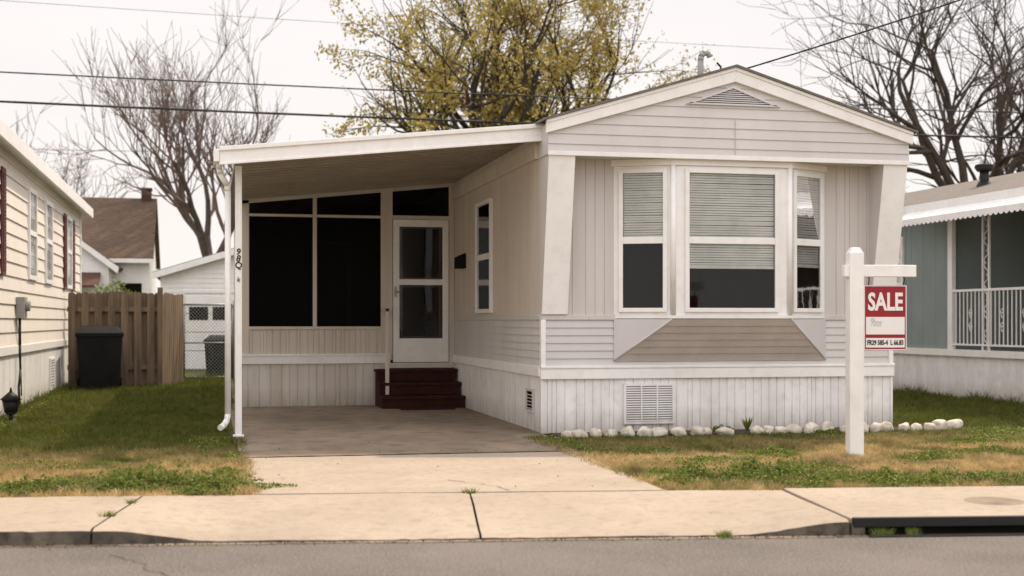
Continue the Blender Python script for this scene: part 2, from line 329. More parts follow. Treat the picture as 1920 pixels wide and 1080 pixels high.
def strip(pts,w,z,name,m):
    g=MB()
    for a,b in zip(pts[:-1],pts[1:]):
        d=Vector((b[0]-a[0],b[1]-a[1],0)).normalized(); q=Vector((-d.y,d.x,0))*w*(.5+R.random())
        g.add([(a[0]-q.x,a[1]-q.y,z),(b[0]-q.x,b[1]-q.y,z),(b[0]+q.x,b[1]+q.y,z),(a[0]+q.x,a[1]+q.y,z)],[(0,1,2,3)])
    g.obj(name,m,kind='structure')
def wob(a,b,n,amp):
    return [(a[0]+(b[0]-a[0])*i/n+(R.random()-.5)*amp,a[1]+(b[1]-a[1])*i/n+(R.random()-.5)*amp) for i in range(n+1)]
strip(wob((1.92,10.75),(2.22,10.25),8,.04),.004,.0075,'driveway_crack','ink')
strip(wob((2.22,10.25),(2.25,9.99),5,.02),.004,.0075,'driveway_crack','ink')
strip(wob((.4,12.93),(3.59,12.87),30,.008),.014,.013,'driveway_seam','kerb')
strip(wob((-0.55,8.35),(-.1,7.3),18,.07),.003,-.096,'road_crack','kerb')

# ------------------------------------------------------------------ main mobile home
XL,XR,YF,YR=3.77,8.22,15.0,30.0
XC=(XL+XR)/2
home=thing('mobile_home','white and pale grey mobile home with bay window and attached carport','house',(XC,YF,0))
FR=F((0,YF),(1,0),(0,-1)); SD=F((XL,0),(0,1),(-1,0)); SR=F((XR,0),(0,1),(1,0)); BK=F((0,YR),(1,0),(0,1))
g=MB(); g.box(XL+.03,XR-.03,YF+.03,YR-.03,.0,3.45); g.obj('wall_core','dark',home)
rib(FR,XL,XR,1.37,3.2,.115,.012,.008,3).obj('wall','panel',home)
lap(FR,XL+.02,XR-.02,.78,1.32,.09,.014).obj('wall','siding',home)
g=MB(FR); g.box(XL,XR,-.02,.022,1.32,1.375); g.obj('belt_trim','panel',home,bevel=.004)
g=MB(FR); g.box(XL-.02,XR+.02,-.02,.04,.63,.78); g.box(XL-.02,XR+.02,-.02,.052,.755,.785); g.obj('skirting_trim','white',home,bevel=.005)
rib(FR,XL,XR,0,.63,.10,.016,.012,5).obj('skirting','skirt',home)
rib(SD,YF,YR,1.37,3.5,.16,.012,.006,6).obj('wall','sidebeige',home)
lap(SD,YF+.02,YR,.78,1.32,.09,.012).obj('wall','siding',home)
g=MB(SD); g.box(YF,YR,-.02,.022,1.32,1.375); g.obj('belt_trim','panel',home,bevel=.004)
g=MB(SD); g.box(YF,YR,-.02,.035,.66,.78); g.obj('skirting_trim','white',home,bevel=.005)
rib(SD,YF,YR,0,.66,.12,.016,.012,8).obj('skirting','skirt',home)
rib(SR,YF,YR,0,3.5,.16,.012,.006,9).obj('wall','panel',home)
lap(BK,XL,XR,0,3.5,.12).obj('wall','siding',home)
for xa,xb in ((XL-.012,XL+.045),(XR-.045,XR+.012)):
    g=MB(); g.box(xa,xb,YF-.03,YF+.05,.785,1.32); g.obj('corner_trim','white',home,bevel=.004)
for xa,xb in ((XL-.010,XL+.02),(XR-.02,XR+.01)):
    g=MB(); g.box(xa,xb,YF-.016,YF+.04,0,.63); g.obj('corner_trim','skirt',home)
YG=14.62
for xa,xb in ((XL-.004,XL+.30),(XR-.30,XR+.004)):
    g=MB(); g.prism([(xa,YF+.02,1.375),(xa,YF-.03,1.375),(xa,YG+.012,3.2),(xa,YF+.02,3.2)],(xb-xa,0,0)); g.obj('fin','siding',home,bevel=.004)
    g=MB(); g.prism([(xa-.003,YF-.034,1.385),(xa-.003,YF-.044,1.385),(xa-.003,YG+.0,3.2),(xa-.003,YG+.010,3.2)],(xb-xa+.006,0,0)); g.obj('fin_face','white',home,bevel=.003)
ZE,ZP=3.58,4.26
zr=lambda x: ZP-(ZP-ZE)*abs(x-XC)/(XC-XL+.03)
xl=lambda z: max(XL-.02, XC-(ZP-z)/(ZP-ZE)*(XC-XL+.03))
xr=lambda z: min(XR+.02, XC+(ZP-z)/(ZP-ZE)*(XC-XL+.03))
GF=F((0,YG),(1,0),(0,-1))
gl=lap(GF,lambda z:xl(z+.02),lambda z:xr(z+.02),3.2,4.16,.118,.013); gl.obj('gable','siding',home)
g=MB(); g.prism([(XL-.02,YG+.004,3.2),(XR+.02,YG+.004,3.2),(XR+.02,YG+.004,ZE-.03),(XC,YG+.004,ZP-.03),(XL-.02,YG+.004,ZE-.03)],(0,.42,0)); g.obj('gable_core','siding',home)
g=MB(GF); g.box(XL-.022,XR+.022,.0,.022,3.185,3.235); g.obj('gable_trim','white',home,bevel=.004)
g=MB(GF); g.box(XC+.005,XC+.013,.0145,.0165,3.25,3.66); g.obj('siding_seam','flare',home)
for sx,xe in ((-1,XL-.05),(1,XR+.05)):
    zc=zr(xe); g=MB(); g.prism([(xe,YG-.055,zc),(XC,YG-.055,ZP),(XC,YG-.055,ZP-.165),(xe,YG-.055,zc-.145)],(0,.05,0)); g.obj('rake_board','white',home,bevel=.005)
    g=MB(); g.prism([(xe,YG-.068,zc+.004),(XC,YG-.068,ZP+.004),(XC,YG-.068,ZP-.035),(xe,YG-.068,zc-.035)],(0,.012,0)); g.obj('rake_trim','white',home,bevel=.003)
g=MB(GF)
vz0,vz1,vw=3.84,4.02,.54
k=7
for i in range(k):
    z=vz0+.012+(vz1-vz0)*i/k*.92; hw=vw*(1-(z-vz0)/(vz1-vz0))*.9
    g.add([(XC-.02-hw,.03,z),(XC-.02+hw,.03,z),(XC-.02+hw*.9,.018,z+.016),(XC-.02-hw*.9,.018,z+.016)],[(0,1,2,3)])
g2=MB(GF); g2.add([(XC-.02-vw*.95,.0165,vz0),(XC-.02+vw*.95,.0165,vz0),(XC-.02,.0165,vz1)],[(0,1,2)])
vg=g2.obj('gable_vent','ink',home); g.obj('louvre','siding',vg)
g=MB(GF)
for sx in (-1,1): g.prism([(XC-.02+sx*(vw+.05),.016,vz0-.02),(XC-.02+sx*vw*.93,.016,vz0-.02+.012),(XC-.02,.016,vz1),(XC-.02,.016,vz1+.03)],(0,.022,0))
g.prism([(XC-.02-vw,.016,vz0-.02),(XC-.02+vw,.016,vz0-.02),(XC-.02+vw,.016,vz0),(XC-.02-vw,.016,vz0)],(0,.022,0)); g.obj('vent_frame','siding',vg)
# roof
g=MB(); e=.10
g.prism([(XL-e,YG-.09,zr(XL-e)+.006),(XC,YG-.09,ZP+.006),(XC,YG-.09,ZP+.032),(XL-e,YG-.09,zr(XL-e)+.032)],(0,YR-YG+.3,0))
g.prism([(XR+e,YG-.09,zr(XR+e)+.006),(XC,YG-.09,ZP+.006),(XC,YG-.09,ZP+.032),(XR+e,YG-.09,zr(XR+e)+.032)],(0,YR-YG+.3,0))
roof=g.obj('roof','shingle',home)
g=MB(); g.tube([(5.82,15.25,4.15),(5.82,15.25,4.46),(5.825,15.25,4.51),(5.85,15.25,4.55),(5.89,15.25,4.56),(5.93,15.25,4.545),(5.945,15.25,4.51)],.036,10); g.obj('vent_pipe','meter',roof)
g=MB(); g.tube([(6.12,15.35,4.2),(6.12,15.35,4.42),(6.07,15.35,4.47)],.012,6); g.tube([(6.04,15.35,4.36),(6.17,15.33,4.30)],.02,6); g.obj('cable_bracket','iron',roof)
# bay window
YBy=14.7; B=[(4.64,15.0),(5.27,YBy),(6.73,YBy),(7.33,15.0)]
bay=MB(); bay.prism([(B[0][0]-.03,15.0,1.335),(B[1][0]-.02,YBy-.03,1.335),(B[2][0]+.02,YBy-.03,1.335),(B[3][0]+.03,15.0,1.335)],(0,0,.04))
bo=bay.obj('bay','white',home,bevel=.004)
bay=MB(); bay.prism([(B[0][0]-.03,15.0,3.12),(B[1][0]-.02,YBy-.03,3.12),(B[2][0]+.02,YBy-.03,3.12),(B[3][0]+.03,15.0,3.12)],(0,0,.078)); bay.obj('bay_head','white',bo,bevel=.004)
bi=MB(); bi.add([(B[0][0]+.01,YF-.004,1.38),(B[3][0]-.01,YF-.004,1.38),(B[3][0]-.01,YF-.004,3.11),(B[0][0]+.01,YF-.004,3.11)],[(0,1,2,3)]); bi.obj('bay_dark_backing','dark',bo)  # dark sheet on the wall, painted as room shade behind the bay
bi=MB(); bi.poly([(B[0][0]+.03,YF-.006,1.379),(B[1][0]+.02,YBy+.04,1.379),(B[2][0]-.02,YBy+.04,1.379),(B[3][0]-.03,YF-.006,1.379)]); bi.obj('bay_sill','dark',bo)
for i,(m0,m1) in enumerate(((.085,.085),(.165,.165),(.075,.075))):
    p,q=Vector(B[i]),Vector(B[i+1]); u=(q-p); L=u.length; u.normalize(); out=(u.y,-u.x)
    if out[1]>0: out=(-out[0],-out[1])
    T=F(p,u,out)
    g=MB(T); frame_ring(g,.004,L-.004,1.376,3.119,m0,-.035,.0,.055); g.obj('bay_casing','white',bo,bevel=.004)
    window(T,home,m0-.02,L-m1+.02,1.41,3.085,w=.05,mid=2.25,depth=.03,glass='glass',back=False,blinds=(2.24,1.94,1.98)[i],seed=i)
for p in B[1:3]:
    g=MB(); g.cyl((p[0],p[1]-.002,1.376),(p[0],p[1]-.002,3.119),.035,.035,12); g.obj('bay_post','white',bo)
g=MB(); zt,zb=1.33,.84
a,b,c,d=(B[1][0]-.02,YBy-.02,zt),(B[2][0]+.02,YBy-.02,zt),(B[3][0],YF-.018,zb),(B[0][0],YF-.018,zb)
ns=6
lr=lambda p,q,t:tuple(p[j]+(q[j]-p[j])*t for j in range(3))
for i in range(ns):
    t0,t1=i/ns,(i+1)/ns
    pa,pb,pc,pd=lr(a,d,t0),lr(b,c,t0),lr(b,c,t1),lr(a,d,t1)
    pc2=(pc[0],pc[1]-.010,pc[2]);pd2=(pd[0],pd[1]-.010,pd[2])
    g.add([pa,pb,pc2,pd2,pc,pd],[(0,1,2,3),(3,2,4,5)])
fl=g.obj('bay_underside','flare',home)
g=MB(); g.poly([a,d,(B[0][0],YF-.018,zt)]); g.obj('flare_cheek','siding',fl)
g=MB(); g.poly([b,c,(B[3][0],YF-.018,zt)]); g.obj('flare_cheek','siding',fl)
g=MB(); g.tube([a,d],.012,6); g.tube([d,c],.010,6); g.tube([b,c],.012,6); g.obj('flare_trim','panel',fl)
# skirt vents
g=MB(FR); g.add([(4.77,.014,.11),(5.38,.014,.11),(5.38,.014,.56),(4.77,.014,.56)],[(0,1,2,3)]); v=g.obj('skirting_vent','meter',home)
g=MB(FR); frame_ring(g,4.757,5.39,.095,.572,.03,.004,.035)
for i in range(15):
    z=.13+i*.0275; g.add([(4.785,.034,z),(5.365,.034,z),(5.365,.018,z+.014),(4.785,.018,z+.014)],[(0,1,2,3)])
for k in (1,2): x=4.785+.58*k/3; g.box(x-.008,x+.008,.02,.036,.12,.55)
g.obj('vent_grille','skirt',v)
g=MB(SD); g.add([(15.34,.015,.24),(15.66,.015,.24),(15.66,.015,.48),(15.34,.015,.48)],[(0,1,2,3)]); v=g.obj('skirting_vent','dark',home)
g=MB(SD); frame_ring(g,15.32,15.68,.22,.5,.03,.003,.03)
for i in range(5): g.box(15.35,15.65,.018,.024,.26+i*.04,.27+i*.04)
g.obj('vent_grille','panel',v)
window(SD,home,17.68,18.72,1.42,2.98,w=.055,mid=2.2,depth=.05,glass='glassd')
g=MB(SD); g.box(19.62,19.92,.005,.13,2.1,2.27); g.add([(19.62,.005,2.27),(19.92,.005,2.27),(19.92,.13,2.27),(19.62,.13,2.27),(19.62,.005,2.33),(19.92,.005,2.33)],[(0,1,5,4),(4,5,2,3),(0,4,3),(1,2,5)])
g.obj('letter_box','black',home,bevel=.006)
g=MB(SD); g.box(YF+.1,20.6,.003,.05,3.2,3.38); g.obj('ledger_board','sidebeige',home,bevel=.004)

# carport roof
k=(3.56-3.19)/(3.77-.14)
CS=lambda x,y,z:(x,y,z+k*(x-.14))
YC=14.93
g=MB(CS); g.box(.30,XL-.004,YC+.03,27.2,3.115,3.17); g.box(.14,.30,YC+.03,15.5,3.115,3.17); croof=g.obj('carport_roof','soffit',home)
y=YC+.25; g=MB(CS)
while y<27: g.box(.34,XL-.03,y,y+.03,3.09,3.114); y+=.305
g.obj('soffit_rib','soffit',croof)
g=MB(CS); g.box(.12,XL+.0,YC-.02,YC+.03,3.02,3.2); g.box(.12,XL+.02,YC-.045,YC-.02,3.165,3.215); g.box(.12,XL+.0,YC-.035,YC-.02,3.012,3.04); g.obj('fascia','white',croof,bevel=.006)
g=MB(CS); g.box(.06,.12,YC-.04,15.5,3.05,3.19); g.obj('gutter_channel','white',croof,bevel=.008)
g=MB(); g.box(.295,.37,15.26,15.335,0.008,3.05); g.box(.27,.395,15.235,15.36,.008,.03)
cp=g.obj('carport_post','white',home,bevel=.006)
g=MB(); g.tube([(.12,15.1,3.08),(.12,15.12,3.0),(.13,15.16,2.95),(.205,15.22,2.82),(.215,15.24,2.76),(.215,15.24,.26),(.205,15.2,.20),(.17,15.12,.15),(.13,15.04,.13)],.034,10); g.obj('downspout','white',home)
def text(s,size,T,parent,m,ext=.002,off=0,name='lettering',sx=1,rot=0,origin_a=0,b=0,z=0,align='CENTER'):
    cu=bpy.data.curves.new('t','FONT'); cu.body=s; cu.size=size; cu.align_x=align; cu.align_y='CENTER'; cu.extrude=ext; cu.offset=off; cu.resolution_u=3
    o=bpy.data.objects.new('t',cu); COL.objects.link(o); dg=bpy.context.evaluated_depsgraph_get(); dg.update()
    me=bpy.data.meshes.new_from_object(o.evaluated_get(dg)); bpy.data.objects.remove(o)
    g=MB(T); cr_,sr_=cos(rot),sin(rot)
    vs=[]
    for v_ in me.vertices:
        x,y=v_.co.x*sx,v_.co.y; x,y=x*cr_-y*sr_,x*sr_+y*cr_
        vs.append((origin_a+x,b+v_.co.z,z+y))
    g.add(vs,[tuple(p.vertices) for p in me.polygons]); bpy.data.meshes.remove(me)
    return g.obj(name,m,parent)
PF=F((0,15.26),(1,0),(0,-1))
for ch,zz_ in (('9',2.08),('8',2.005),('Q',1.93)):
    text(ch,.10,PF,cp,'ink',.003,.002,'house_number',origin_a=.333,b=.004,z=zz_,rot=rad(-12))
text('k',.07,PF,cp,'ink',.003,.001,'house_number',origin_a=.335,b=.004,z=1.77,rot=rad(-10))

# screened porch
YP=20.6
PP=F((0,YP),(1,0),(0,-1)); Z=lambda x:3.10+k*(x-.14)
k=(3.56-3.19)/(3.77-.14)
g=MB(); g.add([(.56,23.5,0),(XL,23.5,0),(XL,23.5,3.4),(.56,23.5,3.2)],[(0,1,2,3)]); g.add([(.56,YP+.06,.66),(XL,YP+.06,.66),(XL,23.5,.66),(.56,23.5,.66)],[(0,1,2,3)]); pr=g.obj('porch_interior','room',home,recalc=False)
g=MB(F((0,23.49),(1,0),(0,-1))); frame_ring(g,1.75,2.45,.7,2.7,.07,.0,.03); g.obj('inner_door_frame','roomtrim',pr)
g=MB(); g.box(.50,.54,YP+.02,27,.0,3.08); g.obj('porch_wall','skirt2',home)
g=MB(); g.box(.55,3.7,26.9,27,.0,3.1); g.obj('porch_wall','skirt2',home)
rib(PP,.51,2.62,0,.655,.12,.02,.012,11).obj('porch_skirting','skirt2',home)
rib(PP,.60,2.62,.80,1.185,.085,.014,.01,12).obj('porch_panel','sidebeige',home)
g=MB(PP); g.box(.47,2.75,-.03,.045,.655,.80); g.box(.47,2.75,-.03,.06,.775,.805); g.obj('porch_sill','white',home,bevel=.005)
g=MB(PP)
g.box(.50,.605,-.04,.02,.80,Z(.55)); g.box(.605,2.62,-.04,.025,1.18,1.225); g.box(1.565,1.625,-.04,.024,1.225,Z(1.6)); g.box(2.61,2.70,-.04,.026,.0,Z(2.65))
g.box(.605,2.61,-.04,.018,2.90,2.94); g.box(2.70,2.79,-.04,.024,.7,Z(2.75)); g.box(3.68,3.765,-.04,.024,.66,Z(3.7)); g.box(2.79,3.68,-.04,.018,2.89,2.95); g.box(2.70,3.765,-.1,.06,.58,.66)
g.obj('porch_frame','sidebeige',home,bevel=.004)
g=MB(CS); g.box(.5,XL,YP-.02,YP+.03,3.05,3.11); g.obj('porch_header','panel',home)
for x0,x1 in ((.6,1.57),(1.62,2.615)):
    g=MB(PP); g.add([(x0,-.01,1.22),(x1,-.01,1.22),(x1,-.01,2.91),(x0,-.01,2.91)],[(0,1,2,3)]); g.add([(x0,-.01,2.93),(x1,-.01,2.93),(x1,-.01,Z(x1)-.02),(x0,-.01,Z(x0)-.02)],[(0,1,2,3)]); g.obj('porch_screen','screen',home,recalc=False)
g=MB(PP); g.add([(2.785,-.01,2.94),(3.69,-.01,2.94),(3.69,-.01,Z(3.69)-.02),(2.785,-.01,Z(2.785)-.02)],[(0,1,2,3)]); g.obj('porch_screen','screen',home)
g=MB(PP); d0,d1=2.80,3.67
frame_ring(g,d0,d1,.67,2.885,.095,.0,.04,.11); g.box(d0+.09,d1-.09,.0,.038,1.87,1.96); g.box(d0+.09,d1-.09,.0,.036,.67,1.04)
door=g.obj('door','white',home,bevel=.005)
g=MB(PP); g.add([(d0+.08,.012,1.03),(d1-.08,.012,1.03),(d1-.08,.012,2.79),(d0+.08,.012,2.79)],[(0,1,2,3)]); g.obj('door_glass','glassd',door)
g=MB(PP); g.box(d0+.015,d0+.05,.04,.055,1.68,1.84); g.tube([(d0+.03,.05,1.76),(d0+.03,.085,1.76),(d0+.10,.085,1.76)],.011,8); g.obj('handle','steel',door)
g=MB(PP); frame_ring(g,d0+.13,d1-.13,1.97,2.76,.012,.014,.02); frame_ring(g,d0+.13,d1-.13,1.06,1.85,.012,.014,.02); g.obj('glass_bead','roomtrim',door)
st=thing('doorstep','dark red-brown wooden steps leading up to the screen door','steps',(3.15,20.0,0.008))
for i in range(3):
    g=MB(); y0=19.62+i*.32; g.box(2.50,3.765-.01,y0,y0+.335 if i<2 else YP-.03,.19*(i+1)-.045,.19*(i+1)); g.obj('tread','step',st,bevel=.006)
    g=MB(); g.box(2.53,3.74,y0+.03,y0+.06,.19*i+.008,.19*(i+1)-.045); g.obj('riser','step',st)
g=MB(); g.prism([(2.515,19.66,.01),(2.515,20.55,.01),(2.515,20.55,.52),(2.515,20.3,.52),(2.515,20.3,.33),(2.515,19.97,.33),(2.515,19.97,.14),(2.515,19.66,.14)],(.03,0,0)); g.obj('stringer','step',st)
g=MB(); g.box(2.60,2.655,19.95,20.0,.2,1.5); g.box(2.60,2.655,19.95,20.55,1.45,1.5); g.obj('handrail','sidebeige',st,bevel=.006)
g=MB(); g.box(2.75,3.55,19.28,19.57,.010,.022); dm=g.obj('doormat','step'); dm['label']='thin dark doormat on the concrete before steps'; dm['category']='doormat'

# ------------------------------------------------------------------ cream neighbour
XW=-2.75
nb=thing('cream_house','cream lap-sided mobile home with maroon shutters and white skirting','house',(XW-2,20,0))
NW=F((XW,0),(0,1),(1,0))
g=MB(); g.box(XW-4.2,XW-.03,10,30.6,0,3.75); g.obj('wall_core','cream',nb)
lap(NW,10,30.7,.95,3.75,.2,.022).obj('wall','cream',nb)
g=MB(NW); g.box(10,30.7,-.02,.04,.83,.95); g.obj('skirting_trim','white',nb,bevel=.004)
rib(NW,10,30.7,0,.83,.4,.03,.012,15).obj('skirting','skirt',nb)
g=MB(NW); g.box(30.6,30.72,-.03,.035,.95,3.75); g.obj('corner_trim','white',nb)
g=MB(); g.prism([(XW+.22,9.6,3.72),(XW-2.1,9.6,4.35),(XW-2.1,9.6,4.40),(XW+.22,9.6,3.81)],(0,21.4,0)); g.prism([(XW-4.4,9.6,3.72),(XW-2.1,9.6,4.35),(XW-2.1,9.6,4.40),(XW-4.4,9.6,3.81)],(0,21.4,0)); g.obj('roof','shingle',nb)
g=MB(); g.box(XW+.22,XW+.26,9.6,31.0,3.60,3.80); g.box(XW,XW+.22,9.6,31.0,3.685,3.70); g.obj('fascia','white',nb,bevel=.004)
g=MB(); g.prism([(XW,30.98,3.7),(XW-4.2,30.98,3.7),(XW-2.1,30.98,4.33)],(0,.02,0)); g.obj('gable','cream',nb)
for a,b in ((21.9,22.85),(24.1,25.1)): window(NW,nb,a,b,1.96,3.4,w=.07,mid=2.7,depth=.05,glass='glass',blinds=2.0)
window(NW,nb,27.6,28.6,1.96,3.4,w=.07,mid=2.7,depth=.05,glass='glass',blinds=2.0)
for a,b in ((19.08,19.42),(27.1,27.55),(28.65,29.15)):
    g=MB(NW); g.box(a,b,.02,.045,1.93,3.40,0); 
    z=2.0
    while z<3.33: g.box(a+.05,b-.05,.045,.055,z,z+.03); z+=.05
    g.obj('shutter','maroon',nb)
g=MB(NW); g.box(20.55,20.85,.02,.14,1.35,1.66); g.cyl((20.7,.14,1.53),(20.7,.2,1.53),.08,.075,16)
em=g.obj('electric_meter','meter',nb,bevel=.006)
g=MB(NW); g.tube([(20.7,.05,1.35),(20.7,.05,.95),(20.72,.06,.6),(20.55,.06,.35),(20.6,.06,.1),(20.62,.05,0)],.018,6); g.tube([(20.8,.05,1.35),(20.83,.05,.7),(20.9,.05,.2)],.01,6); g.obj('cable','wire',em)
g=MB(NW); g.add([(24.9,.013,.1),(25.6,.013,.1),(25.6,.013,.62),(24.9,.013,.62)],[(0,1,2,3)]); v=g.obj('skirting_vent','meter',nb)
g=MB(NW); frame_ring(g,24.87,25.63,.07,.65,.04,.002,.03)
for i in range(10): g.box(24.92,25.58,.016,.026,.12+i*.05,.14+i*.05)
g.obj('vent_grille','white',v)
ln=thing('garden_lantern','small black metal garden lantern standing on the lawn by skirting','lantern',(-2.48,18.2,0))
g=MB(); c=(-2.48,18.2)
g.cyl((*c,0),(*c,.04),.09,.07,12); g.cyl((*c,.04),(*c,.1),.03,.025,8); g.obj('base','iron',ln)
g=MB(); g.cyl((*c,.1),(*c,.13),.05,.08,8); g.cyl((*c,.13),(*c,.29),.08,.11,8); g.cyl((*c,.29),(*c,.39),.14,.03,8); g.cyl((*c,.39),(*c,.45),.02,.01,8); g.obj('lamp_housing','iron',ln)

# ------------------------------------------------------------------ wooden fence, bins, chain-link gate
fn=thing('wooden_fence','weathered brown board privacy fence beside a cream house','fence',(-1.7,27.5,0))
g=MB(); rr=random.Random(4); x=-2.68; i=0
while x<-.98:
    wd=.135; dz=rr.uniform(-.02,.03); yy=27.46 if i%2==0 else 27.56
    T=1.88+dz
    g.prism([(x,yy,.03),(x+wd,yy,.03),(x+wd,yy,T-.03),(x+wd-.03,yy,T),(x+.03,yy,T),(x,yy,T-.03)],(0,.02,0)); x+=.125; i+=1
g.obj('board','wood',fn)
for zz_ in (.35,1.5):
    g=MB(); g.box(-2.7,-.95,27.485,27.555,zz_,zz_+.09); g.obj('rail','wood',fn)
g=MB(); g.box(-.98,-.88,27.38,27.48,0,1.98); g.obj('post','wood',fn,bevel=.006)
g=MB(); p=Vector((-.9,27.55)); q=Vector((-.52,28.9)); 
for i in range(10):
    a=p+(q-p)*(i/10); b=p+(q-p)*((i+.9)/10); h=1.86+rr.uniform(-.02,.02)
    g.prism([(a.x,a.y,.03),(b.x,b.y,.03),(b.x,b.y,h),(a.x,a.y,h)],(.02,0,0))
g.obj('board','wood',fn)
gt=thing('chain_link_gate','galvanised chain-link gate between wooden fence and carport','gate',(-.05,29,0))
g=MB(); x0,x1,zt=-.5,.50,1.66
g.tube([(x0,29,.12),(x0,29,zt),(x1,29,zt),(x1,29,.12),(x0,29,.12)],.022,8); g.tube([(x0,29,.85),(x1,29,.85)],.015,8); g.obj('gate_frame','steel',gt)
for xx in (x0-.06,x1+.05):
    g=MB(); g.cyl((xx,29,0),(xx,29,1.75),.03,.03,10); g.obj('post','steel',gt)
g=MB(); s_=.075; H=zt-.12
for i in range(-22,15):
    for sg in (1,-1):
        a_=x0+i*s_ if sg==1 else x0+(i+22)*s_
        if sg==1: t0=max(0,(x0-a_)/H); t1=min(1,(x1-a_)/H)
        else: t0=max(0,(a_-x1)/H); t1=min(1,(a_-x0)/H)
        if t1>t0: g.cyl((a_+sg*H*t0,29+.004*sg,.12+H*t0),(a_+sg*H*t1,29+.004*sg,.12+H*t1),.0035,.0035,3,caps=False)
g.obj('wire_mesh','steel',gt,recalc=False)
def bin_(x,y,wd,h,rotz,label):
    b=thing('wheelie_bin',label,'bin',(x,y,0),'black wheeled bins')
    c_,s2=cos(rotz),sin(rotz); T=lambda a,bb,z:(x+a*c_-bb*s2,y+a*s2+bb*c_,z)
    g=MB(T); w0,w1=wd*.42,wd*.5
    g.add([(-w0,-w0,.03),(w0,-w0,.03),(w0,w0,.03),(-w0,w0,.03),(-w1,-w1,h*.88),(w1,-w1,h*.88),(w1,w1,h*.88),(-w1,w1,h*.88)],[(0,3,2,1),(0,1,5,4),(1,2,6,5),(2,3,7,6),(3,0,4,7)])
    g.box(-w1-.02,w1+.02,-w1-.02,w1+.02,h*.83,h*.885)
    g.obj('body','black',b,bevel=.015)
    g=MB(T); e=.03
    g.add([(-w1-e,-w1-e,h*.887),(w1+e,-w1-e,h*.887),(w1+e,w1+e,h*.887),(-w1-e,w1+e,h*.887),(-w1*.75,-w1*.6,h*.96),(w1*.75,-w1*.6,h*.96),(w1*.75,w1+.0,h),(-w1*.75,w1,h)],[(0,1,5,4),(1,2,6,5),(2,3,7,6),(3,0,4,7),(4,5,6,7),(0,3,2,1)])
    g.obj('lid','black',b,bevel=.01)
    for sx in (-1,1):
        g=MB(); g.cyl(T(sx*(w0+.01),w0,.11),T(sx*(w0+.06),w0,.11),.11,.11,18,smooth=False); g.obj('wheel','black',b)
bin_(-2.02,26.6,.84,1.22,rad(4),'large black wheeled bin with closed lid against wooden fence')
bin_(.24,30.6,.60,1.0,rad(-5),'small black wheeled bin standing behind chain-link gate')

# ------------------------------------------------------------------ garage
ga=thing('white_garage','white lap-sided detached garage with low gable roof','garage',(1.3,37,0))
GA=F((0,37),(1,0),(0,-1)); gx0,gx1,gp=-1.25,4.1,1.42
gzr=lambda x:2.62+.83*(1-abs(x-gp)/(gp-gx0))
lap(GA,lambda z:(gx0 if z<2.62 else gp-(3.45-z)/.83*(gp-gx0)),lambda z:(gx1 if z<2.62 else gp+(3.45-z)/.83*(gp-gx0)),0,3.44,.13,.016).obj('wall','white',ga)
g=MB(); g.box(gx0+.02,gx1-.02,37.02,43,0,2.6); g.obj('wall_core','white',ga)
g=MB(); 
for sx,xe in ((-1,gx0-.2),(1,gx1+.2)): g.prism([(xe,36.75,gzr(xe)),(gp,36.75,3.45),(gp,36.75,3.52),(xe,36.75,gzr(xe)+.07)],(0,6.5,0))
g.obj('roof','shingle',ga)
g=MB(); 
for sx,xe in ((-1,gx0-.2),(1,gx1+.2)): g.prism([(xe,36.70,gzr(xe)-.12),(gp,36.70,3.33),(gp,36.70,3.50),(xe,36.70,gzr(xe)+.05)],(0,.045,0))
g.obj('rake_board','white',ga)
g=MB(GA); 
for i in range(4): g.box(-.6,2.6,.02,.05,.02+i*.5,.5+i*.5)
gd=g.obj('garage_door','white',ga,bevel=.01)
for i in range(5):
    g=MB(GA); g.box(-.50+i*.62,-.0+i*.62,.05,.056,1.34,1.70); g.obj('door_window','dark',gd)
g=MB(GA); frame_ring(g,-.68,2.68,-.1,2.14,.07,.017,.045); g.obj('door_casing','white',gd)

# ------------------------------------------------------------------ house behind
hb=thing('brown_roof_house','white house with steep brown shingle roof and brick chimney','house',(-3.5,50,0))
g=MB(); g.box(-8,-1.95,47,53,0,3.5); g.prism([(-1.95,47,3.5),(-1.95,53,3.5),(-1.95,50,5.6)],(-6,0,0)); g.obj('wall','white',hb)
g=MB(); g.prism([(-8.2,46.6,3.32),(-8.2,50,5.62),(-8.2,50,5.76),(-8.2,46.6,3.46)],(6.4,0,0)); g.prism([(-8.2,53.4,3.32),(-8.2,50,5.62),(-8.2,50,5.76),(-8.2,53.4,3.46)],(6.4,0,0)); rf=g.obj('roof','brownroof',hb)
g=MB(); g.box(-2.35,-2.0,49.8,50.2,5.3,6.12); g.box(-2.38,-1.97,49.77,50.23,6.04,6.12); g.obj('chimney','brick',rf)
g=MB(); g.box(-8.2,-1.8,46.55,46.6,3.28,3.42); g.obj('fascia','white',hb)
g=MB(); g.box(-7,-3.15,45.2,46.95,0,3.1); g.prism([(-7,45.2,3.1),(-3.15,45.2,3.1),(-5.1,45.2,4.6)],(0,1.9,0)); g.obj('annexe_wall','white',hb)
g=MB(); g.prism([(-2.9,45.0,2.95),(-5.1,45.0,4.62),(-5.1,45.0,4.74),(-2.8,45.0,3.08)],(0,2.6,0)); g.obj('annexe_roof','brownroof',hb)
g=MB(); g.prism([(-2.86,44.94,2.86),(-5.1,44.94,4.56),(-5.1,44.94,4.74),(-2.82,44.94,3.06)],(0,.06,0)); g.obj('rake_board','white',hb)
g=MB(); g.prism([(-6,45.2,2.9),(-6,44.0,2.45),(-6,44.0,2.38),(-6,45.2,2.78)],(2.6,0,0)); g.obj('awning','brick',hb)
g=MB(); g.box(-2.9,-2.2,46.97,46.99,1.5,2.6); g.obj('window','dark',hb)

